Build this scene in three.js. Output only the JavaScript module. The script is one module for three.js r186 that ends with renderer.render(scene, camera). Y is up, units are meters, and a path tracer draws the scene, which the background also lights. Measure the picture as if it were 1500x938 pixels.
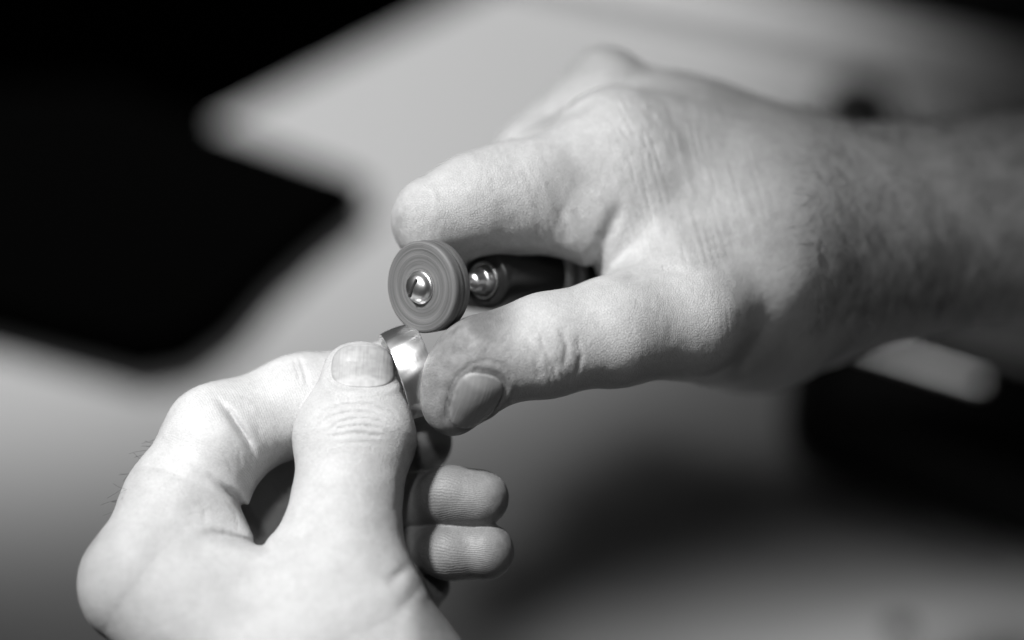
import * as THREE from 'three';
import { RoundedBoxGeometry } from 'three/addons/geometries/RoundedBoxGeometry.js';
import { mergeGeometries } from 'three/addons/utils/BufferGeometryUtils.js';

// ------------------------------------------------------------------ camera, lamps, exposure
const scene = new THREE.Scene();
scene.background = new THREE.Color(0.016, 0.016, 0.016);
const PITCH = 40 * Math.PI / 180, REACH = 0.5, TABLE_DROP = 0.61;
const V = (x, y, z) => new THREE.Vector3(x, y, z);
const DIR = V(0, -Math.sin(PITCH), -Math.cos(PITCH)), RIGHT = V(1, 0, 0), UP = V(0, Math.cos(PITCH), -Math.sin(PITCH)), BACK = DIR.clone().negate();
const EYE = V(0, TABLE_DROP, REACH * Math.cos(PITCH)), FOCUS = EYE.clone().addScaledVector(DIR, REACH);
const camera = new THREE.PerspectiveCamera(2 * Math.atan(0.15 * 469 / 500) * 180 / Math.PI, 1024 / 640, 0.05, 20);
camera.position.copy(EYE);
camera.lookAt(FOCUS);
camera.focus = REACH - 0.002;
camera.userData.fStop = 3.1;
scene.add(camera);
// a place in millimetres, as the hands are measured: x right, y up the sight, z towards the eye, from the focus point
const place = (x, y, z) => FOCUS.clone().addScaledVector(RIGHT, x / 1000).addScaledVector(UP, y / 1000).addScaledVector(BACK, z / 1000);

const renderer = new THREE.WebGLRenderer({ antialias: true });
renderer.setSize(1024, 640);
renderer.toneMapping = THREE.LinearToneMapping;
renderer.toneMappingExposure = 1;
renderer.shadowMap.enabled = true;

function spot(name, from, to, intensity, degrees, penumbra, soft) {
  const l = new THREE.SpotLight(0xffffff, intensity, 0, degrees * Math.PI / 180, penumbra, 2);
  l.name = name; l.position.copy(from); l.target.position.copy(to);
  l.castShadow = true; l.shadow.radius = soft; l.shadow.mapSize.set(2048, 2048);
  scene.add(l, l.target);
  return l;
}
// the bench lamp over the hands, from the upper left
spot('bench_lamp', place(-365, 508, 545), place(-18, -12, -6), 3.9, 8.3, 0.3, 2.1);
// a lamp that lights the worktop behind the hands
spot('worktop_lamp', V(-0.36, 0.95, -0.86), V(-0.29, 0, -0.745), 4.1, 29.4, 0.24, 2.2);
// the weak room light from above the camera
spot('room_lamp', place(-60, 520, 1300), place(10, 8, -100), 1.25, 10.5, 0.6, 3.5);

// an unseen narrow lamp, added for the streak on the black box
const streakLamp = spot('streak_lamp', V(0.155, 0.93, -0.61), V(0.154, 0.056, -0.25), 0.1, 3.2, 0.6, 1.5);

// ------------------------------------------------------------------ helpers
const used = new Map();
function numbered(name) {
  const n = used.get(name) ?? 0; used.set(name, n + 1);
  return n ? name + '_' + String(n).padStart(3, '0') : name;
}
function tag(o, label, category, group) { o.userData.label = label; if (category) o.userData.category = category; if (group) o.userData.group = group; return o; }
function thing(name, label, category, at, group) {
  const g = new THREE.Group(); g.name = numbered(name); g.position.copy(at); scene.add(g);
  return tag(g, label, category, group);
}
function part(name, geometry, material, parent) {
  const m = new THREE.Mesh(geometry, material); m.name = name; m.castShadow = m.receiveShadow = true; parent.add(m); return m;
}
function random(seed) { let a = seed >>> 0; return () => { a = (a + 0x6d2b79f5) | 0; let t = Math.imul(a ^ (a >>> 15), 1 | a); t = (t + Math.imul(t ^ (t >>> 7), 61 | t)) ^ t; return ((t ^ (t >>> 14)) >>> 0) / 4294967296; }; }
const hash3 = (x, y, z) => { let h = Math.imul(x, 374761393) ^ Math.imul(y, 668265263) ^ Math.imul(z, 1274126177); h = Math.imul(h ^ (h >>> 13), 1103515245); return ((h ^ (h >>> 16)) >>> 0) / 4294967296; };
function noise3(x, y, z) {      // value noise, -1 to 1
  const xi = Math.floor(x), yi = Math.floor(y), zi = Math.floor(z); x -= xi; y -= yi; z -= zi;
  const u = x * x * (3 - 2 * x), v = y * y * (3 - 2 * y), w = z * z * (3 - 2 * z), L = (a, b, t) => a + (b - a) * t;
  return 2 * L(L(L(hash3(xi, yi, zi), hash3(xi + 1, yi, zi), u), L(hash3(xi, yi + 1, zi), hash3(xi + 1, yi + 1, zi), u), v),
    L(L(hash3(xi, yi, zi + 1), hash3(xi + 1, yi, zi + 1), u), L(hash3(xi, yi + 1, zi + 1), hash3(xi + 1, yi + 1, zi + 1), u), v), w) - 1;
}
const clamp = (x, a = 0, b = 1) => Math.min(b, Math.max(a, x)), smooth = (a, b, x) => { const t = clamp((x - a) / (b - a)); return t * t * (3 - 2 * t); };
function texture(n, value, srgb = false, m = n) {
  const d = new Uint8Array(n * m * 4);
  for (let j = 0; j < m; j++) for (let i = 0; i < n; i++) { const v = clamp(value(i, j)) * 255, o = (j * n + i) * 4; d[o] = d[o + 1] = d[o + 2] = v; d[o + 3] = 255; }
  const t = new THREE.DataTexture(d, n, m); t.wrapS = t.wrapT = THREE.RepeatWrapping; t.magFilter = THREE.LinearFilter; t.minFilter = THREE.LinearMipmapLinearFilter; t.generateMipmaps = true;
  if (srgb) t.colorSpace = THREE.SRGBColorSpace;
  t.needsUpdate = true; return t;
}
const grey = (v, roughness, metalness = 0, more = {}) => new THREE.MeshPhysicalMaterial({ color: new THREE.Color(v, v, v), roughness, metalness, ...more });
function tile2(x, y, n, seed) {  // value noise that repeats every n cells
  const xi = Math.floor(x), yi = Math.floor(y), m = (a) => ((a % n) + n) % n; x -= xi; y -= yi;
  const u = x * x * (3 - 2 * x), v = y * y * (3 - 2 * y), L = (a, b, t) => a + (b - a) * t;
  return L(L(hash3(m(xi), m(yi), seed), hash3(m(xi + 1), m(yi), seed), u), L(hash3(m(xi), m(yi + 1), seed), hash3(m(xi + 1), m(yi + 1), seed), u), v);
}

// ------------------------------------------------------------------ materials
// skin relief, one tile = 20 mm: fine polygons between creases, finer grain
const SKIN_MM = 20, skinN = 1024;
const skinTiles = (() => {
  const n = 36, cell = skinN / n;
  const relief = (i, j) => {
    const wx = i + 14 * (tile2(i / skinN * 16, j / skinN * 16, 16, 5) - 0.5), wy = j + 14 * (tile2(i / skinN * 16, j / skinN * 16, 16, 6) - 0.5);
    const gx = wx / cell * 1.0, gy = wy / cell * 1.0, cx = Math.floor(gx), cy = Math.floor(gy);
    let a = 9, b = 9;
    for (let y = -1; y <= 1; y++) for (let x = -1; x <= 1; x++) {
      const kx = ((cx + x) % n + n) % n, ky = ((cy + y) % n + n) % n, d = Math.hypot(cx + x + hash3(kx, ky, 1) - gx, (cy + y + hash3(kx, ky, 2) - gy));
      if (d < a) { b = a; a = d; } else if (d < b) b = d;
    }
    const crease = smooth(0, 0.3, b - a), lines = tile2(i / skinN * 90, j / skinN * 22, 0x7fffffff, 9), fine = tile2(i / skinN * 256, j / skinN * 256, 256, 4), mid = tile2(i / skinN * 64, j / skinN * 64, 64, 3);
    return [0.45 * crease + 0.2 * fine + 0.2 * mid + 0.15 * lines, 0.86 + 0.09 * crease + 0.07 * (fine - 0.5) + 0.1 * (mid - 0.5) + (hash3(i >> 2, j >> 2, 77) > 0.9985 ? 0.12 : 0) - (hash3(i >> 2, j >> 2, 78) > 0.9985 ? 0.14 : 0)];
  };
  const all = new Float32Array(skinN * skinN * 2);
  for (let j = 0; j < skinN; j++) for (let i = 0; i < skinN; i++) all.set(relief(i, j), (j * skinN + i) * 2);
  return { bump: texture(skinN, (i, j) => all[(j * skinN + i) * 2]), tone: texture(skinN, (i, j) => Math.sqrt(all[(j * skinN + i) * 2 + 1]), true) };
})();
const printBump = texture(1024, (i, j) => {   // finger ridges, one tile = 20 mm, running along u
  const x = i / 1024, y = j / 1024, w = 1.1 * (tile2(x * 6, y * 6, 6, 21) - 0.5) + 2.2 * Math.sin(2 * Math.PI * x) * 0.25;
  const r = 0.5 + 0.5 * Math.sin(2 * Math.PI * (y * 44 + w * 1.3 + 0.5 * tile2(x * 24, y * 24, 24, 22)));
  const broken = tile2(x * 70, y * 70, 70, 23);
  return 0.65 * r * (0.5 + 0.5 * broken) + 0.25 * broken + 0.1 * tile2(x * 200, y * 200, 200, 24);
});
const skin = new THREE.MeshPhysicalMaterial({ color: 0xffffff, vertexColors: true, roughness: 0.5, specularIntensity: 0.7, map: skinTiles.tone, bumpMap: skinTiles.bump, bumpScale: 0.00015, sheen: 0.15, sheenRoughness: 0.5, sheenColor: new THREE.Color(1, 1, 1) });
const ridged = skin.clone(); ridged.bumpMap = printBump; ridged.bumpScale = 0.00006;
const lineBump = printBump.clone(); lineBump.center.set(0, 0); lineBump.rotation = Math.PI / 2; lineBump.repeat.set(0.85, 0.85);
const lined = skin.clone(); lined.bumpMap = lineBump; lined.bumpScale = 0.00005;
// nails: v runs from the cuticle (0) to the free edge (1)
const nailTone = (dirt) => texture(256, (i, j) => {
  const u = i / 255 * 2 - 1, v = j / 255, moon = smooth(0.34, 0.22, v + 0.22 * u * u), tip = smooth(0.9, 0.95, v - 0.05 * u * u), rim = smooth(0.72, 1, Math.max(Math.abs(u), Math.abs(2 * v - 1)));
  const n = tile2(i / 14, j / 14, 0x7fffffff, 33), f = tile2(i / 4, j / 4, 0x7fffffff, 34), ridge = tile2(i / 5, j / 90, 0x7fffffff, 35);
  return 0.78 + 0.1 * moon + 0.08 * tip + 0.05 * (ridge - 0.5) + 0.06 * (n - 0.5) - dirt * (0.3 * rim * n + 0.18 * (n - 0.4) + (f > 0.93 ? -0.14 : 0));
}, true);
const nailRidges = texture(256, (i, j) => 0.5 + 0.5 * (tile2(i / 256 * 40, j / 256 * 3, 0x7fffffff, 31) - 0.5) + 0.2 * (tile2(i / 5, j / 5, 0x7fffffff, 32) - 0.5));
const nailMaterial = grey(0.62, 0.46, 0, { specularIntensity: 0.8, map: nailTone(0), bumpMap: nailRidges, bumpScale: 0.00006 });
const dirtyNail = grey(0.42, 0.42, 0, { specularIntensity: 0.8, map: nailTone(0.4), bumpMap: nailRidges, bumpScale: 0.00007 });
const hairMaterial = grey(0.02, 0.45);

// ------------------------------------------------------------------ a body as a field of distances (millimetres)
const S = (z) => 0.15 * (500 - z) / 500;
const P = (u, v, z) => [(u - 750) * S(z), (469 - v) * S(z), z];   // sight line (u, v) at depth z
function bone(a, b, opts = {}) {      // a, b: [u, v, z, radius in sight units]
  const [ax, ay, az] = P(a[0], a[1], a[2]), [bx, by, bz] = P(b[0], b[1], b[2]), ra = a[3] * S(a[2]), rb = b[3] * S(b[2]);
  const dx = bx - ax, dy = by - ay, dz = bz - az, ll = dx * dx + dy * dy + dz * dz || 1e-9;
  return { ...opts, a: [ax, ay, az], b: [bx, by, bz], ra, rb, d(x, y, z) {
    x -= ax; y -= ay; z -= az;
    let t = (x * dx + y * dy + z * dz) / ll; t = t < 0 ? 0 : t > 1 ? 1 : t;
    x -= t * dx; y -= t * dy; z -= t * dz;
    return Math.sqrt(x * x + y * y + z * z) - (ra + (rb - ra) * t);
  } };
}
const chain = (list, opts) => list.slice(1).map((b, i) => bone(list[i], b, opts));
const ball = (u, v, z, r, opts) => bone([u, v, z, r], [u, v, z, r], opts);
const smin = (a, b, k) => { const h = k - Math.abs(a - b); return h > 0 ? Math.min(a, b) - h * h / (4 * k) : Math.min(a, b); };

function makeField(spec) {
  const base = (x, y, z) => {
    let palm = 1e3;
    for (const p of spec.palm) palm = smin(palm, p.d(x, y, z), p.k ?? spec.kPalm);
    let all = palm;
    for (const f of spec.fingers) {
      let d = 1e3;
      for (const p of f.bones) d = smin(d, p.d(x, y, z), p.k ?? f.k);
      d = f.attach ? smin(d, palm, f.attach) : d;
      all = smin(all, d, f.between ?? 0.8);
    }
    return all;
  };
  for (const n of spec.nails) {
    n.N = new THREE.Vector3(...n.out).normalize(); n.A = new THREE.Vector3(...n.along); n.A.addScaledVector(n.N, -n.A.dot(n.N)).normalize(); n.B = new THREE.Vector3().crossVectors(n.N, n.A); n.C = V(0, 0, 0);
    for (let z = 40, k = 0; k < 90; k++) { n.C.set(...P(n.at[0], n.at[1], z)); const d = base(n.C.x, n.C.y, z); if (d < 0.01) break; z -= d * 0.7; }
  }
  const grooves = spec.grooves.map((g) => {
    const us = g.pts.map((p) => p[0]), vs = g.pts.map((p) => p[1]), m = g.w * 3;
    const len = [0]; for (let i = 1; i < g.pts.length; i++) len.push(len[i - 1] + Math.hypot(g.pts[i][0] - g.pts[i - 1][0], g.pts[i][1] - g.pts[i - 1][1]));
    return { fade: 0.25, zmin: -200, zmax: 200, ...g, len, total: len.at(-1), u0: Math.min(...us) - m, u1: Math.max(...us) + m, v0: Math.min(...vs) - m, v1: Math.max(...vs) + m };
  });
  const full = (x, y, z) => {
    let d = base(x, y, z);
    if (d > 4 || d < -6) return d;
    const s = S(z), u = 750 + x / s, v = 469 - y / s;
    for (const g of grooves) {
      if (u < g.u0 || u > g.u1 || v < g.v0 || v > g.v1 || z < g.zmin || z > g.zmax) continue;
      let best = 1e9, at = 0;
      for (let i = 1; i < g.pts.length; i++) {
        const [pu, pv] = g.pts[i - 1], du = g.pts[i][0] - pu, dv = g.pts[i][1] - pv, t = clamp(((u - pu) * du + (v - pv) * dv) / (du * du + dv * dv));
        const q = (u - pu - t * du) ** 2 + (v - pv - t * dv) ** 2;
        if (q < best) { best = q; at = (g.len[i - 1] + t * (g.len[i] - g.len[i - 1])) / g.total; }
      }
      const taper = g.fade ? smooth(0, g.fade, at) * (g.open ? 1 : smooth(0, g.fade, 1 - at)) : 1;
      d += g.d * taper * Math.exp(-best / (g.w * g.w));
    }
    for (const w of spec.wrinkles) {
      const c = Math.cos(w.ang), n = Math.sin(w.ang), du = u - w.u, dv = v - w.v, a = du * c + dv * n, b = -du * n + dv * c, m = 1 - (a / w.ra) ** 2 - (b / w.rb) ** 2;
      if (m <= 0 || z < (w.zmin ?? -200)) continue;
      const bend = b + (w.curve ?? 0) * a * a;
      const q = noise3(a / w.along, bend / w.period, w.seed), q2 = noise3(a / (w.along * 0.5), bend / (w.period * 0.55), w.seed + 9.3);
      d += w.d * smooth(0, 0.6, m) * (1 - Math.abs(q) * 2.2 + 0.5 * (1 - Math.abs(q2) * 2.2));
    }
    let calm = 1;
    for (const n of spec.nails) {     // the fold of skin round a nail and the bed that it lies in
      const qx = x - n.C.x, qy = y - n.C.y, qz = z - n.C.z, h = qx * n.N.x + qy * n.N.y + qz * n.N.z;
      if (h < -6 || h > 5) continue;
      const a = (qx * n.A.x + qy * n.A.y + qz * n.A.z) / n.hl, b = (qx * n.B.x + qy * n.B.y + qz * n.B.z) / n.hw, q = (Math.abs(a) ** 2.6 + Math.abs(b) ** 2.6) ** (1 / 2.6);
      if (q > 2) continue;
      calm = Math.min(calm, smooth(1, 1.8, q));
      const free = smooth(0.55, 0.85, a);
      d += 0.3 * (1 - smooth(0.95, 1.08, q)) + 0.16 * Math.exp(-(((q - 1.07) / 0.05) ** 2)) * (1 - 0.6 * free) - 0.2 * Math.exp(-(((q - 1.24) / 0.11) ** 2)) * (1 - free);
    }
    // uneven flesh
    d += calm * 0.16 * noise3(x / 9, y / 9, z / 9); d += calm * 0.06 * noise3(x / 3.1 + 40, y / 3.1, z / 3.1) + 0.022 * noise3(x / 1.2, y / 1.2 + 7, z / 1.2);
    return d;
  };
  return { base, full };
}

function surface(field, lo, hi, h) {      // surface nets over the blocks that the surface passes
  const { base, full } = field, B = 8, nb = [0, 1, 2].map((i) => Math.ceil((hi[i] - lo[i]) / h / B)), [nx, ny, nz] = nb.map((n) => n * B), at = (i, j, k) => (k * ny + j) * nx + i;
  const g = new Float32Array(nx * ny * nz), active = [];
  for (let bk = 0; bk < nb[2]; bk++) for (let bj = 0; bj < nb[1]; bj++) for (let bi = 0; bi < nb[0]; bi++) {
    const d = base(lo[0] + (bi + 0.5) * B * h, lo[1] + (bj + 0.5) * B * h, lo[2] + (bk + 0.5) * B * h), on = d < B * h * 0.9 + 1 && d > -(B * h * 0.9 + 5);
    if (on) active.push([bi * B, bj * B, bk * B]);
    for (let k = 0; k < B; k++) for (let j = 0; j < B; j++) for (let i = 0; i < B; i++) {
      const I = bi * B + i, J = bj * B + j, K = bk * B + k;
      g[at(I, J, K)] = on ? full(lo[0] + I * h, lo[1] + J * h, lo[2] + K * h) : d;
    }
  }
  const id = new Int32Array(nx * ny * nz).fill(-1), pos = [];
  const corner = [0, 1, nx, nx + 1, nx * ny, nx * ny + 1, nx * ny + nx, nx * ny + nx + 1], edges = [[0, 1], [2, 3], [4, 5], [6, 7], [0, 2], [1, 3], [4, 6], [5, 7], [0, 4], [1, 5], [2, 6], [3, 7]];
  const quads = [];
  for (const [i0, j0, k0] of active) for (let k = k0 - 1; k < k0 + B; k++) for (let j = j0 - 1; j < j0 + B; j++) for (let i = i0 - 1; i < i0 + B; i++) {
    if (i < 0 || j < 0 || k < 0 || i >= nx - 1 || j >= ny - 1 || k >= nz - 1) continue;
    const o = at(i, j, k); if (id[o] >= 0) continue;
    let m = 0; for (let c = 0; c < 8; c++) if (g[o + corner[c]] < 0) m |= 1 << c;
    if (m === 0 || m === 255) continue;
    let x = 0, y = 0, z = 0, n = 0;
    for (const [a, b] of edges) { const va = g[o + corner[a]], vb = g[o + corner[b]]; if ((va < 0) === (vb < 0)) continue; const t = va / (va - vb); x += (a & 1) + t * ((b & 1) - (a & 1)); y += ((a >> 1) & 1) + t * (((b >> 1) & 1) - ((a >> 1) & 1)); z += (a >> 2) + t * ((b >> 2) - (a >> 2)); n++; }
    id[o] = pos.length / 3; pos.push(lo[0] + (i + x / n) * h, lo[1] + (j + y / n) * h, lo[2] + (k + z / n) * h);
  }
  for (const [i0, j0, k0] of active) for (let k = k0; k < k0 + B; k++) for (let j = j0; j < j0 + B; j++) for (let i = i0; i < i0 + B; i++) {
    const o = at(i, j, k), v = g[o] < 0;
    const quad = (a, b, c, d, flip) => { if (a < 0 || b < 0 || c < 0 || d < 0) return; if (flip) quads.push(a, b, c, a, c, d); else quads.push(a, c, b, a, d, c); };
    if (i < nx - 1 && j > 0 && k > 0 && v !== (g[o + 1] < 0)) quad(id[o - nx - nx * ny], id[o - nx * ny], id[o], id[o - nx], v);
    if (j < ny - 1 && i > 0 && k > 0 && v !== (g[o + nx] < 0)) quad(id[o - 1 - nx * ny], id[o - 1], id[o], id[o - nx * ny], v);
    if (k < nz - 1 && i > 0 && j > 0 && v !== (g[o + nx * ny] < 0)) quad(id[o - 1 - nx], id[o - nx], id[o], id[o - 1], v);
  }
  const nv = pos.length / 3, normal = new Float32Array(pos.length), e = 0.22;
  for (let i = 0; i < nv; i++) {
    let x = pos[i * 3], y = pos[i * 3 + 1], z = pos[i * 3 + 2], gx, gy, gz;
    for (let s = 0; s < 2; s++) {
      const a = full(x + e, y - e, z - e), b = full(x - e, y - e, z + e), c = full(x - e, y + e, z - e), d = full(x + e, y + e, z + e);
      gx = a - b - c + d; gy = -a - b + c + d; gz = -a + b - c + d;
      const l = Math.hypot(gx, gy, gz) || 1, f = (a + b + c + d) / 4; gx /= l; gy /= l; gz /= l;
      if (s === 0) { const m = clamp(f / Math.max(l / (4 * e), 0.5), -0.4, 0.4); x -= m * gx; y -= m * gy; z -= m * gz; }
    }
    pos[i * 3] = x; pos[i * 3 + 1] = y; pos[i * 3 + 2] = z; normal[i * 3] = gx; normal[i * 3 + 1] = gy; normal[i * 3 + 2] = gz;
  }
  return { pos, normal, index: quads };
}
const axes = new THREE.Matrix4().makeBasis(RIGHT, UP, BACK);
// the skin as one mesh: positions from millimetres to metres about `origin` (millimetres), uv by the nearest bone, tone per vertex
function bodyMesh(name, spec, lo, hi, h, origin, tone, parent) {
  const field = makeField(spec), { pos, normal, index } = surface(field, lo, hi, h), nv = pos.length / 3;
  const bones = [...spec.palm, ...spec.fingers.flatMap((f) => f.bones)].filter((b) => b.uv !== false);
  const near = new Int16Array(nv);
  for (let i = 0; i < nv; i++) { let best = 1e9; bones.forEach((b, k) => { const d = b.d(pos[i * 3], pos[i * 3 + 1], pos[i * 3 + 2]); if (d < best) { best = d; near[i] = k; } }); }
  const frames = bones.map((b) => { const a = new THREE.Vector3().fromArray(b.b).sub(new THREE.Vector3().fromArray(b.a)); if (a.length() < 1e-3) a.set(1, 0, 0); a.normalize(); const f = V(0, 0, 1).addScaledVector(a, -a.z).normalize(), s = new THREE.Vector3().crossVectors(f, a); return { a, f, s, r: Math.max(5, (b.ra + b.rb) / 2), o: new THREE.Vector3().fromArray(b.a) }; });
  const P3 = [], N3 = [], UV = [], C = [], made = new Map(), runs = [[], [], []], q = V(0, 0, 0), w = V(0, 0, 0);
  for (let t = 0; t < index.length; t += 3) {
    const ks = [near[index[t]], near[index[t + 1]], near[index[t + 2]]], k = ks[0] === ks[1] || ks[0] === ks[2] ? ks[0] : ks[1], out = runs[bones[k].ridged ?? 0];
    for (let c = 0; c < 3; c++) {
      const i = index[t + c], key = i * 64 + k;
      let n = made.get(key);
      if (n === undefined) {
        n = P3.length / 3; made.set(key, n);
        const x = pos[i * 3], y = pos[i * 3 + 1], z = pos[i * 3 + 2], f = frames[k];
        q.set(x - f.o.x, y - f.o.y, z - f.o.z);
        UV.push((q.dot(f.a) + k * 3.7) / SKIN_MM, (Math.atan2(q.dot(f.s), q.dot(f.f)) * f.r + k * 5.3) / SKIN_MM);
        w.set(x - origin[0], y - origin[1], z - origin[2]).multiplyScalar(0.001).applyMatrix4(axes); P3.push(w.x, w.y, w.z);
        w.set(normal[i * 3], normal[i * 3 + 1], normal[i * 3 + 2]).applyMatrix4(axes); N3.push(w.x, w.y, w.z);
        const s = S(z), v = tone(750 + x / s, 469 - y / s, x, y, z, normal[i * 3], normal[i * 3 + 1], normal[i * 3 + 2]); C.push(v, v, v);
      }
      out.push(n);
    }
  }
  const g = new THREE.BufferGeometry();
  g.setAttribute('position', new THREE.Float32BufferAttribute(P3, 3)); g.setAttribute('normal', new THREE.Float32BufferAttribute(N3, 3)); g.setAttribute('uv', new THREE.Float32BufferAttribute(UV, 2)); g.setAttribute('color', new THREE.Float32BufferAttribute(C, 3));
  const all = new Uint32Array(index.length); let n0 = 0;
  runs.forEach((r, k) => { all.set(r, n0); if (r.length) g.addGroup(n0, r.length, k); n0 += r.length; });
  g.setIndex(new THREE.BufferAttribute(all, 1));
  console.log(name, nv, 'vertices', index.length / 3, 'triangles');
  part(name, g, [skin, ridged, lined], parent);
  return { field, pos, normal };
}
const toLocal = (p, origin) => V(p[0] - origin[0], p[1] - origin[1], p[2] - origin[2]).multiplyScalar(0.001).applyMatrix4(axes);

// the plate of a nail laid in its bed
function nail(field, origin, n, material, parent) {
  const { N, A, B, C, hl, hw } = n, R = 16, T = 72, p3 = [], uv = [], idx = [];
  for (let r = 0; r <= R; r++) for (let t = 0; t < T; t++) {
    const th = t / T * 2 * Math.PI, c = Math.cos(th), s = Math.sin(th), q = r / R;
    const a = hl * q * Math.sign(s) * Math.abs(s) ** 0.77, b = hw * q * Math.sign(c) * Math.abs(c) ** 0.77;
    const o = C.clone().addScaledVector(A, a).addScaledVector(B, b).addScaledVector(N, 14);
    let m = 0; for (let n = 0; n < 60; n++) { const d = field.base(o.x - N.x * m, o.y - N.y * m, o.z - N.z * m); m += d * 0.8; if (d < 0.003 || m > 28) break; }
    const up = (n.lift ?? 0) - 0.1 - 0.06 * q ** 6 - (r === R ? 0.7 : 0) + 0.3 * Math.max(0, s) * q ** 3;
    o.addScaledVector(N, -m + up);
    const l = toLocal([o.x, o.y, o.z], origin); p3.push(l.x, l.y, l.z); uv.push(b / (2 * hw) + 0.5, a / (2 * hl) + 0.5);
  }
  for (let r = 0; r < R; r++) for (let t = 0; t < T; t++) { const a = r * T + t, b = r * T + (t + 1) % T, c = a + T, d = b + T; idx.push(a, c, b, b, c, d); }
  const g = new THREE.BufferGeometry(); g.setAttribute('position', new THREE.Float32BufferAttribute(p3, 3)); g.setAttribute('uv', new THREE.Float32BufferAttribute(uv, 2)); g.setIndex(idx); g.computeVertexNormals();
  return part('nail', g, material, parent);
}
// hairs grown from skin points; bend away from the skin
function hairs(body, origin, pick, count, seed, length, radius, lean, parent) {
  const rnd = random(seed), list = [], ok = [];
  for (let i = 0; i < body.pos.length / 3; i++) { const [x, y, z] = [body.pos[i * 3], body.pos[i * 3 + 1], body.pos[i * 3 + 2]], s = S(z); if (pick(750 + x / s, 469 - y / s, z, body.normal[i * 3], body.normal[i * 3 + 1], body.normal[i * 3 + 2])) ok.push(i); }
  for (let n = 0; n < count && ok.length; n++) {
    const i = ok[Math.floor(rnd() * ok.length)], p = V(body.pos[i * 3], body.pos[i * 3 + 1], body.pos[i * 3 + 2]), nn = V(body.normal[i * 3], body.normal[i * 3 + 1], body.normal[i * 3 + 2]), L = length * (0.5 + rnd());
    const dir = nn.clone().multiplyScalar(0.4).add(new THREE.Vector3(...lean)).add(V(rnd() - 0.5, rnd() - 0.5, rnd() - 0.5).multiplyScalar(0.9)).normalize(), bend = V(rnd() - 0.5, rnd() - 0.5, rnd() - 0.5);
    const pts = [0, 1, 2, 3].map((k) => { const t = k / 3, q = p.clone().addScaledVector(nn, -0.2).addScaledVector(dir, L * t).addScaledVector(bend, L * 0.9 * t * t); return toLocal([q.x, q.y, q.z], origin); });
    list.push(new THREE.TubeGeometry(new THREE.CatmullRomCurve3(pts), 6, radius / 1000, 4));
  }
  if (!list.length) return;
  const m = part('hair', mergeGeometries(list), hairMaterial, parent); m.userData.kind = 'stuff'; return m;
}

// ------------------------------------------------------------------ the setting
const onPlane = (u, v, h = 0) => { const d = place((u - 750) * 0.15, (469 - v) * 0.15, 0).sub(EYE); return EYE.clone().addScaledVector(d, (h - EYE.y) / d.y); };
const topGrain = texture(512, (i, j) => 0.5 + 0.25 * (tile2(i / 4, j / 4, 128, 41) - 0.5) + 0.25 * (tile2(i / 32, j / 32, 16, 42) - 0.5));
const topMaterial = grey(0.46, 0.55, 0, { bumpMap: topGrain, bumpScale: 0.0002 });
function slab(name, points, top, thick, material) {   // points: [x, z] in metres
  const s = new THREE.Shape(points.map(([x, z]) => new THREE.Vector2(x, -z)));
  const g = new THREE.ExtrudeGeometry(s, { depth: thick - 0.004, bevelEnabled: true, bevelThickness: 0.002, bevelSize: 0.002, bevelSegments: 2, steps: 1 });
  g.rotateX(-Math.PI / 2); g.translate(0, top - thick + 0.002, 0);
  const m = part(name, g, material, scene); m.userData.kind = 'structure'; return m;
}
const corner = onPlane(735, -26), leftEnd = onPlane(-420, 552), rightEnd = onPlane(2100, 276), xz = (p) => [p.x, p.z];
slab('worktop', [xz(corner), xz(leftEnd), [leftEnd.x, 0.45], [0.9, 0.45], xz(rightEnd)], 0, 0.03, topMaterial);
const floor = part('floor', new THREE.PlaneGeometry(8, 8), grey(0.006, 1, 0, { specularIntensity: 0.05 }), scene); floor.rotation.x = -Math.PI / 2; floor.position.y = -0.76; floor.userData.kind = 'structure';

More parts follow.
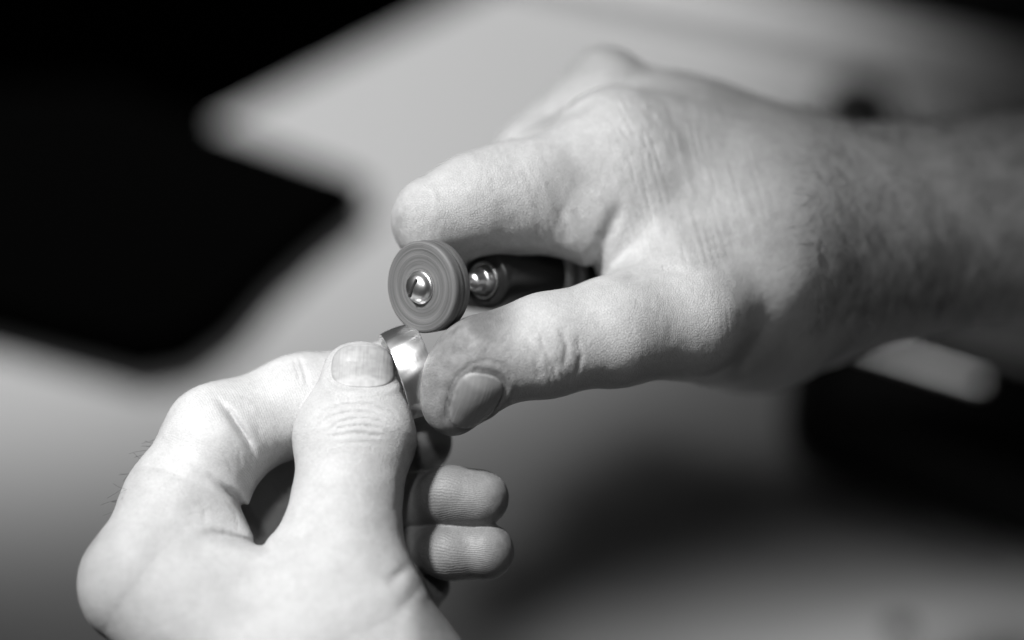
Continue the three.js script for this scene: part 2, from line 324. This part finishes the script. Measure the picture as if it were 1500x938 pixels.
// ------------------------------------------------------------------ left hand
{
  const tip = (o) => ({ ridged: 1, ...o });
  const spec = {
    nails: [{ at: [531, 535], out: [0.0, 0.26, 1], along: [0.02, 1, 0], hl: 5.7, hw: 7.3 }],
    kPalm: 7, palm: [
      bone([495, 850, 12, 92], [450, 1010, 20, 130]),
      bone([210, 857, 14, 88], [430, 1020, 16, 140]),
      bone([300, 880, 12, 88], [480, 900, 14, 95]),
      bone([545, 915, 17, 90], [600, 1040, 18, 124]),
      bone([268, 940, -10, 92], [560, 1000, -16, 110]),
      bone([590, 850, -8, 28], [612, 965, -2, 50], { k: 4 }),
    ],
    fingers: [
      { k: 5, attach: 7, bones: [   // index finger
        bone([212, 850, 10, 84], [268, 742, 2, 84]), bone([268, 742, 2, 84], [320, 642, -5, 74], { ridged: 2 }), bone([320, 642, -5, 75], [437, 592, -12, 67], { ridged: 2 }), bone([437, 592, -12, 66], [578, 546, -20, 50], { ridged: 2 }),
        ball(312, 655, 0, 70, { k: 2, uv: false }), ball(291, 785, 4, 80, { k: 2, uv: false }),
      ] },
      { k: 5, attach: 8, between: 0.5, bones: [   // thumb
        bone([511, 541, -2, 36], [497, 640, 3, 60]), bone([545, 541, -2, 36], [540, 640, 3, 63]), bone([497, 640, 3, 60], [500, 745, 7, 68]), bone([540, 640, 3, 63], [514, 745, 7, 67]), bone([506, 745, 7, 70], [495, 850, 12, 92]),
        ball(517, 640, -4, 76, { uv: false }),
      ] },
      { k: 4, bones: [bone([240, 900, -14, 72], [378, 752, -34, 62]), bone([378, 752, -34, 60], [530, 668, -32, 50]), bone([530, 668, -32, 46], [618, 648, -18, 44], tip())] },
      { k: 4, bones: [bone([290, 950, -24, 72], [400, 800, -46, 60]), bone([400, 800, -46, 56], [560, 735, -24, 46]), bone([560, 735, -16, 40], [704, 730, -4, 42], tip()), ball(655, 725, -4, 41, { uv: false })] },
      { k: 4, bones: [bone([380, 990, -30, 70], [470, 860, -46, 54]), bone([470, 860, -46, 50], [590, 800, -22, 42]), bone([590, 800, -14, 36], [712, 808, -4, 42], tip()), ball(655, 808, -4, 40, { uv: false })] },
      { k: 4, attach: 5, bones: [bone([520, 950, -16, 80], [628, 858, -16, 31])] },
    ],
    grooves: [
      { pts: [[308, 575], [335, 605], [362, 645], [382, 688]], w: 6.5, d: 1.7, fade: 0.5 },
      { pts: [[275, 690], [310, 702], [345, 730], [362, 755], [380, 785]], w: 7.5, d: 1.9, fade: 0.7, open: true },
      { pts: [[285, 778], [330, 786], [385, 800]], w: 8, d: 1.0, fade: 0.4, open: true },
      { pts: [[436, 520], [444, 542], [452, 570]], w: 4, d: 0.35 },
      { pts: [[428, 522], [436, 545], [440, 566]], w: 3, d: 0.2 },
      { pts: [[452, 625], [472, 603], [505, 593], [545, 594], [575, 606], [592, 628]], w: 2.6, d: 0.3, zmin: 0 },
      { pts: [[458, 634], [480, 612], [515, 603], [550, 606], [580, 622]], w: 2.2, d: 0.3, zmin: 0 },
      { pts: [[470, 640], [495, 619], [525, 612], [560, 618], [585, 632]], w: 2.2, d: 0.24, zmin: 0 },
      { pts: [[478, 630], [520, 624], [565, 627]], w: 2.2, d: 0.26, zmin: 0 },
      { pts: [[470, 640], [520, 636], [575, 640]], w: 2.6, d: 0.2, zmin: 0 },
      { pts: [[480, 652], [525, 648], [570, 652]], w: 2.6, d: 0.12, zmin: 0 },
      { pts: [[400, 700], [412, 722], [422, 742]], w: 4, d: 0.6, zmin: -40, zmax: -14 },
      { pts: [[606, 820], [590, 838], [560, 862]], w: 9, d: 0.5, fade: 0.5 },
      { pts: [[626, 845], [600, 880], [570, 905]], w: 10, d: 0.5, fade: 0.5 },
      { pts: [[330, 640], [350, 665], [355, 690]], w: 3, d: 0.12 }, { pts: [[300, 640], [330, 668], [345, 705]], w: 3, d: 0.1 }, { pts: [[285, 720], [300, 745], [300, 772]], w: 4, d: 0.12 }, { pts: [[330, 730], [345, 755], [350, 785]], w: 3, d: 0.1 },
    ],
    wrinkles: [
      { u: 522, v: 612, ra: 60, rb: 34, ang: 0, along: 60, period: 9, d: 0.07, seed: 1.7, zmin: 0, curve: -0.003 },
      { u: 330, v: 640, ra: 110, rb: 120, ang: 0.95, along: 46, period: 7, d: 0.03, seed: 4.2 },
      { u: 420, v: 600, ra: 80, rb: 70, ang: 1.2, along: 40, period: 6, d: 0.025, seed: 8.2 },
    ],
  };
  const origin = P(420, 960, 0), hand = thing('hand', 'bare left hand holding the shiny ring between its thumb and bent index finger', 'hand', place(...origin));
  const tone = (u, v, x, y, z) => 0.56 - 0.34 * smooth(585, 625, u) * smooth(640, 660, v) + 0.035 * noise3(x / 4, y / 4, z / 4) + 0.03 * noise3(x / 9, y / 9, z / 9 + 3) + 0.025 * noise3(x / 1.3, y / 1.3, z / 1.3 + 5);  // fingertips darker: polishing grime plus thumb shade put into the tone
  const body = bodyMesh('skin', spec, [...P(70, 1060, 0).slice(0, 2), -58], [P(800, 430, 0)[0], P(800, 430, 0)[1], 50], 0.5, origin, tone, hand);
  nail(body.field, origin, spec.nails[0], nailMaterial, hand);
  hairs(body, origin, (u, v, z, nx) => u < 235 && v > 640 && v < 760 && nx < -0.75, 44, 11, 2.6, 0.035, [-0.2, -0.5, 0], hand);
}

// ------------------------------------------------------------------ right hand
{
  const spec = {
    nails: [{ at: [702, 593], out: [0.54, -0.42, 0.73], along: [0.02, -1, 0], hl: 7.4, hw: 5.1 }],
    kPalm: 12, palm: [
      bone([905, 240, -31, 80], [1120, 300, -48, 105]),
      bone([905, 190, -36, 54], [1150, 270, -58, 94]),
      bone([900, 140, -56, 52], [1000, 208, -60, 80]), bone([1000, 208, -60, 80], [1330, 328, -86, 114]),
      bone([1120, 300, -50, 105], [1330, 340, -84, 120]),
      bone([1000, 450, -20, 80], [1230, 366, -58, 122]), ...chain([[1050, 474, -36, 89], [1110, 458, -52, 100], [1190, 406, -72, 110], [1360, 345, -86, 118]]),
      bone([970, 370, -29, 68], [1110, 345, -36, 100]), bone([1110, 345, -36, 100], [1330, 335, -72, 122]), bone([962, 300, -31, 64], [954, 394, -26, 54]),
      bone([1340, 340, -80, 128], [1500, 318, -86, 138]), bone([1500, 318, -86, 138], [1760, 290, -100, 160]),
    ],
    fingers: [
      { k: 5, attach: 10, bones: [   // index
        bone([636, 315, -9, 58], [695, 299, -13, 68]), bone([695, 299, -13, 68], [760, 286, -18, 76]), bone([760, 287, -18, 76], [890, 245, -31, 90]), bone([740, 303, -16, 54], [850, 326, -20, 49]), bone([850, 326, -20, 49], [905, 262, -26, 62]), bone([634, 332, -13, 54], [690, 405, -42, 44]), bone([700, 400, -42, 40], [790, 450, -46, 36]),
      ] },
            { k: 6, attach: 12, between: 0.6, bones: [   // thumb
        bone([1000, 470, -13, 80], [900, 486, -4, 74]), bone([900, 485, -4, 74], [800, 506, 1, 69]), bone([800, 506, 1, 68], [708, 531, 3, 61]), bone([708, 531, 3, 61], [661, 597, 3, 41]), ball(674, 560, 3, 50, { uv: false }),
      ] },
      { k: 5, attach: 7, between: 0.8, bones: [bone([884, 118, -56, 48], [775, 225, -54, 46]), bone([775, 225, -54, 46], [800, 350, -86, 42])] },
      { k: 5, attach: 7, bones: [bone([950, 170, -84, 50], [850, 290, -88, 46]), bone([850, 290, -88, 46], [880, 390, -104, 42])] },
    ],
    grooves: [
      { pts: [[908, 285], [902, 315], [888, 345], [872, 385]], w: 12, d: 0.8, fade: 0.35, open: true },
      { pts: [[840, 300], [852, 325], [870, 345], [895, 350]], w: 8, d: 0.3 },
      { pts: [[815, 300], [830, 335], [835, 360]], w: 9, d: 0.25 },
      { pts: [[672, 550], [688, 534], [712, 528], [734, 534], [748, 550], [750, 575]], w: 3.5, d: 0.25 },
      { pts: [[888, 140], [850, 158], [800, 185], [740, 212]], w: 7, d: 0.8, fade: 0.2, zmin: -60 },
      { pts: [[790, 480], [796, 510], [812, 540], [810, 560]], w: 4, d: 0.28 }, { pts: [[820, 480], [830, 505], [826, 545]], w: 4, d: 0.3 }, { pts: [[845, 490], [852, 520], [845, 555]], w: 4, d: 0.25 }, { pts: [[770, 505], [785, 525], [790, 560]], w: 4, d: 0.22 },
      { pts: [[1010, 395], [960, 400], [905, 412]], w: 7, d: 0.6 },
    ],
    wrinkles: [
      { u: 812, v: 522, ra: 62, rb: 55, ang: 1.35, along: 30, period: 9, d: 0.06, seed: 2.1 },
      { u: 930, v: 190, ra: 60, rb: 55, ang: 1.1, along: 22, period: 10, d: 0.08, seed: 3.1 },
      { u: 612, v: 312, ra: 46, rb: 60, ang: 1.5, along: 26, period: 9, d: 0.06, seed: 15.1 },
      { u: 760, v: 280, ra: 170, rb: 90, ang: 1.2, along: 26, period: 9, d: 0.045, seed: 5.1 },
      { u: 1010, v: 270, ra: 150, rb: 150, ang: 1.3, along: 50, period: 10, d: 0.07, seed: 6.1 }, { u: 1000, v: 480, ra: 110, rb: 120, ang: 1.5, along: 40, period: 9, d: 0.03, seed: 11.4 }, { u: 980, v: 390, ra: 120, rb: 40, ang: -0.25, along: 70, period: 12, d: 0.1, seed: 13.4 },
      { u: 700, v: 520, ra: 90, rb: 60, ang: 2.2, along: 20, period: 6, d: 0.045, seed: 7.1 },
    ],
  };
  const origin = P(1330, 340, -72), hand = thing('hand', 'bare right hand and hairy wrist gripping the black rotary handpiece', 'hand', place(...origin));
  const tone = (u, v, x, y, z) => {
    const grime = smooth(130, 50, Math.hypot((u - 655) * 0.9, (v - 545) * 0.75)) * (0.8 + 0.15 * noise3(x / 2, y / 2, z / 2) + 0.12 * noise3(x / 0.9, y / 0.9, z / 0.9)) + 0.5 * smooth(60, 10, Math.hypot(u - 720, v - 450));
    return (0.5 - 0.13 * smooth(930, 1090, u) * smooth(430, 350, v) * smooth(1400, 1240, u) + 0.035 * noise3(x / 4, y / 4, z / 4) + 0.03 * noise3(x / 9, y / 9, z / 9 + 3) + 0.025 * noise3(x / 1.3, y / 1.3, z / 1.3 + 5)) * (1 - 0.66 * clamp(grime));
  };
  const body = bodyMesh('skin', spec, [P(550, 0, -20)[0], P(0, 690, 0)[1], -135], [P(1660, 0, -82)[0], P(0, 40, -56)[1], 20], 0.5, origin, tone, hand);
  nail(body.field, origin, spec.nails[0], dirtyNail, hand);
  hairs(body, origin, (u, v, z, nx, ny, nz) => u > 1190 && u < 1560 && v < 450 && nz > -0.3, 2600, 23, 6.5, 0.036, [-0.55, -0.5, 0.1], hand);
}

// ------------------------------------------------------------------ ring
const RZ = (p) => place(...p);
const worldDir = (x, y, z) => V(x, y, z).applyMatrix4(axes).normalize();
function alongAxis(o, dir) { o.quaternion.setFromUnitVectors(V(0, 1, 0), dir); }
{
  const scratch = texture(1024, (i, j) => 0.5 + 0.035 * (tile2(i / 40, j / 1.5, 0x7fffffff, 51) - 0.5) + 0.9 * (tile2((i + 1.3 * j) / 95, (j - 0.35 * i) / 230, 0x7fffffff, 52) - 0.5), false, 256);
  const metal = grey(0.92, 0.33, 1, { bumpMap: scratch, bumpScale: 0.00022 });
  const r = 0.0104, w = 0.0037, t = 0.0009, prof = [];
  const N = 12, edge = (a, b) => prof.push(new THREE.Vector2(a, b), new THREE.Vector2(a, b));
  for (let i = 0; i <= N; i++) { const q = i / N * 2 - 1; prof.push(new THREE.Vector2(r - 0.00038 * q * q, q * w)); }
  edge(r - 0.0004, w + 0.00001); edge(r - 0.00052, w + 0.0001); edge(r - t, w + 0.00008);
  for (let i = 4; i >= -4; i--) prof.push(new THREE.Vector2(r - t - 0.00002, i / 4 * w));
  edge(r - t, -w - 0.00008); edge(r - 0.00052, -w - 0.0001); edge(r - 0.0004, -w - 0.00001); prof.push(prof[0].clone());
  const o = thing('ring', 'wide shiny metal ring held at the thumb tip under the polishing wheel', 'ring', RZ(P(602, 544, -5)));
  const g = new THREE.LatheGeometry(prof, 160);
  const uv = g.attributes.uv; for (let i = 0; i < uv.count; i++) uv.setXY(i, uv.getX(i) * 3, uv.getY(i));
  alongAxis(o, worldDir(0.93, 0.33, -0.16));
  const away = worldDir(-0.3, 0, -1).applyQuaternion(o.quaternion.clone().invert()); g.rotateY(Math.atan2(away.x, away.z)); part('band', g, metal, o);
}

// ------------------------------------------------------------------ rotary handpiece with the polishing wheel
{
  const face = P(616, 421, 2), back = P(845, 396, -41), axis = worldDir(face[0] - back[0], face[1] - back[1], face[2] - back[2]);
  const o = thing('rotary_handpiece', 'black rotary handpiece with a grey polishing wheel on its metal mandrel', 'rotary tool', RZ(face)); alongAxis(o, axis);
  // local y runs from the handle to the wheel; 0 at the wheel's front face; millimetres
  const lathe = (pts, seg = 96) => new THREE.LatheGeometry(pts.map(([a, b]) => new THREE.Vector2(a / 1000, b / 1000)), seg);
  const rings = texture(1024, (i, j) => { const q = j / 64; return 0.66 + 0.2 * (tile2(q * 64 * 0.35, 0.5, 0x7fffffff, 61) - 0.5) + 0.22 * (tile2(q * 64, 3.5, 0x7fffffff, 62) - 0.5) + 0.12 * (tile2(q * 6, 1.5, 0x7fffffff, 63) - 0.5) + 0.05 * (tile2(i / 90, j * 0.7, 0x7fffffff, 64) - 0.5) + 0.1 * (tile2(i / 128, q * 2, 8, 65) - 0.5) - (tile2(i / 3, j / 2.5, 0x7fffffff, 66) > 0.965 ? 0.12 : 0); }, true, 1024);
  const ringBump = rings.clone(); ringBump.colorSpace = THREE.NoColorSpace;
  const rubber = grey(0.33, 0.55, 0, { map: rings, bumpMap: ringBump, bumpScale: 0.00012 });
  const steel = grey(0.78, 0.34, 1), dull = grey(0.45, 0.35, 1), black = grey(0.012, 0.32, 0, { specularIntensity: 0.8 }), darkBand = grey(0.1, 0.4, 0.6);
  const R = 10.15, wheel = lathe([[2.2, -5.2], [R - 0.5, -5.2], [R - 0.1, -4.9], [R - 0.05, -3.3], [R - 0.3, -3.1], [R - 0.3, -2.9], [R, -2.7], [R + 0.02, -1.6], [R - 0.18, -1.45], [R, -1.3], [R, -0.5], [R - 0.4, -0.05], [R - 0.8, 0], [6.5, 0], [6.3, -0.06], [6.1, 0], [2.2, 0]], 160);
  { const p = wheel.attributes.position, uv = wheel.attributes.uv; for (let i = 0; i < uv.count; i++) { const r = Math.hypot(p.getX(i), p.getZ(i)) * 1000, y = p.getY(i) * 1000; uv.setXY(i, uv.getX(i), (r + (r > R - 0.6 ? -y : 0)) / 16); } }
  const w = part('polishing_wheel', wheel, rubber, o);
  const head = part('screw_head', lathe([[3.7, 0.02], [3.7, 0.35], [3.5, 0.5], [3.3, 0.5], [3.15, 1.2], [2.6, 2.0], [1.6, 2.5], [0.5, 2.65], [0.001, 2.65]], 64), steel, w);
  const slot = part('screw_slot', new RoundedBoxGeometry(0.0046, 0.0006, 0.0006, 2, 0.0002), grey(0.02, 0.6), head); slot.position.set(0, 0.0025, 0); slot.rotation.y = 0.7;
  part('washer', lathe([[1, -5.8], [3, -5.8], [3.1, -5.5], [3.1, -5.22], [1, -5.22]], 64), dull, w);
  part('mandrel', lathe([[1.2, -5], [1.2, -14], [1.2, -20]], 40), steel, o);
  part('chuck_nose', lathe([[1.2, -17.0], [1.8, -17.2], [2.1, -17.8], [2.2, -19.6], [2.8, -19.8], [3.0, -20.2], [3.0, -21.2], [3.3, -21.4], [3.3, -23]], 64), steel, o);
  part('nose_ring', lathe([[3.6, -21.4], [3.7, -21.2], [4.1, -21.2], [4.2, -21.4], [4.2, -23]], 64), dull, o);
  const handle = part('handle', lathe([[3.5, -21.9], [4.6, -21.7], [6.0, -22.0], [6.5, -22.6], [6.7, -23.8], [6.75, -26], [6.75, -43], [6.6, -43.3], [6.6, -52.5], [6.8, -52.8], [6.9, -80], [6.2, -84], [0.01, -84.2]], 96), black, o);
  for (const y of [-43.6, -48.2]) part('collar_band', lathe([[6.5, y + 0.1], [6.72, y - 0.1], [6.85, y - 0.5], [6.85, y - 2.6], [6.72, y - 3], [6.5, y - 3.2]], 96), grey(0.6, 0.4, 0.6), handle);
}

// ------------------------------------------------------------------ things lying behind the hands
{
  // black case on the worktop at the left
  const T = 0.018, centre = onPlane(200, 380, T), L = [[292, 178], [500, 252], [522, 262], [500, 284], [446, 326], [384, 380], [326, 446], [266, 488], [200, 500], [0, 446], [-250, 390], [-250, 130], [150, 124]].map(([u, v]) => onPlane(u, v, T).sub(centre));
  const s = new THREE.Shape(L.map((p) => new THREE.Vector2(p.x, -p.z)));
  const g = new THREE.ExtrudeGeometry(s, { depth: T - 0.014, bevelEnabled: true, bevelThickness: 0.007, bevelSize: 0.004, bevelSegments: 5 }); g.rotateX(-Math.PI / 2); g.translate(0, 0.007, 0);
  const o = thing('black_case', 'large flat black case lying on the worktop behind the left hand', 'case', centre.clone().setY(0)); part('body', g, grey(0.0015, 1, 0, { specularIntensity: 0 }), o);
}
{
  // raised pale edge strip along the far right side of the worktop, and the panel that stands beyond it
  const a = onPlane(745, -20), b = onPlane(2100, 278), d = b.clone().sub(a), n = V(-d.z, 0, d.x).normalize(), len = d.length(), turn = Math.atan2(-d.z, d.x), mid = a.clone().add(b).multiplyScalar(0.5);
  if (n.z > 0) n.negate();
  const strip = part('edge_strip', new RoundedBoxGeometry(len, 0.018, 0.026, 4, 0.006), grey(0.78, 0.5), scene); strip.position.copy(mid).addScaledVector(n, 0.016).setY(0.004); strip.rotation.y = turn; strip.userData.kind = 'structure';
  const panel = part('back_panel', new RoundedBoxGeometry(len, 0.5, 0.02, 2, 0.003), grey(0.3, 0.6), scene); panel.position.copy(mid).addScaledVector(n, 0.075).setY(0.2); panel.rotation.y = turn; panel.userData.kind = 'structure';
  const left = onPlane(1262, 60), k = left.clone().sub(a).dot(d.clone().normalize()), o = thing('cabinet', 'dark blurred cabinet standing beyond the pale edge strip of the worktop', 'cabinet', a.clone().addScaledVector(d.clone().normalize(), k + 0.15).addScaledVector(n, 0.045).setY(-0.03)); o.rotation.y = turn;
  const dark = grey(0.02, 0.6, 0, { specularIntensity: 0.4 }), c = part('carcass', new RoundedBoxGeometry(0.3, 0.3, 0.02, 4, 0.004), dark, o); c.position.set(0, 0.15, 0);
}
{
  // black box behind the right wrist, its highlight streaks made as metal bars
  const p = onPlane(1330, 668), q = onPlane(1700, 790), d = q.clone().sub(p).setY(0).normalize(), turn = Math.atan2(-d.z, d.x);
  const o = thing('black_box', 'black box with added metal bars for its highlight streaks lying behind the right wrist', 'box', onPlane(1345, 772)); o.rotation.y = turn;
  const shiny = grey(0.004, 0.5, 0, { specularIntensity: 0.25 });
  const body = part('body', new RoundedBoxGeometry(0.165, 0.056, 0.066, 10, 0.022), shiny, o); body.position.set(0.019, 0.028, -0.033);
  const strip = part('edge_strip', new RoundedBoxGeometry(0.05, 0.003, 0.0042, 4, 0.0012), grey(0.85, 0.3, 1), o); strip.rotation.x = 0.25; strip.position.set(-0.015, 0.0565, -0.024);  // added metal bar, tilted to stand in for the highlight on top
  const plate = part('streak_plate', new RoundedBoxGeometry(0.11, 0.003, 0.005, 4, 0.0014), grey(0.3, 0.4, 0.7), o); plate.rotation.x = 0.25; plate.position.set(0.03, 0.057, -0.043);  // second thin bar, added for the dimmer streak
}
{
  const f = 1.35, o = thing('pot', 'small round black pot standing on the worktop behind the right wrist', 'pot', onPlane(1252, 214));
  const L = (pts) => new THREE.LatheGeometry(pts.map(([a, b]) => new THREE.Vector2(f * a / 1000, f * b / 1000)), 48);
  part('base', L([[0.01, 0], [13, 0], [13, 3], [9, 4], [7, 8]]), grey(0.008, 0.5), o);
  part('cap', L([[6, 8], [11, 9], [13, 13], [12.6, 18], [10, 22], [5, 24], [0.01, 24.3]]), grey(0.008, 0.4), o);
}
{
  const o = thing('metal_ferrule', 'tiny blurred metal ferrule lying on the worktop in the near right corner', 'ferrule', onPlane(1318, 925));
  const L = (pts) => new THREE.LatheGeometry(pts.map(([a, b]) => new THREE.Vector2(a / 1000, b / 1000)), 48);
  part('collar', L([[2.2, 0], [4.6, 0], [4.8, 1], [4.6, 2.4], [3.6, 2.8], [2.2, 2.6], [2.2, 0]]), grey(0.08, 0.4, 0.5), o);
  part('tube', L([[1.4, 0.2], [2.1, 0.2], [2.1, 5.6], [1.8, 5.9], [1.4, 5.7]]), grey(0.7, 0.25, 1), o);
}
camera.updateMatrixWorld(true);
renderer.render(scene, camera);
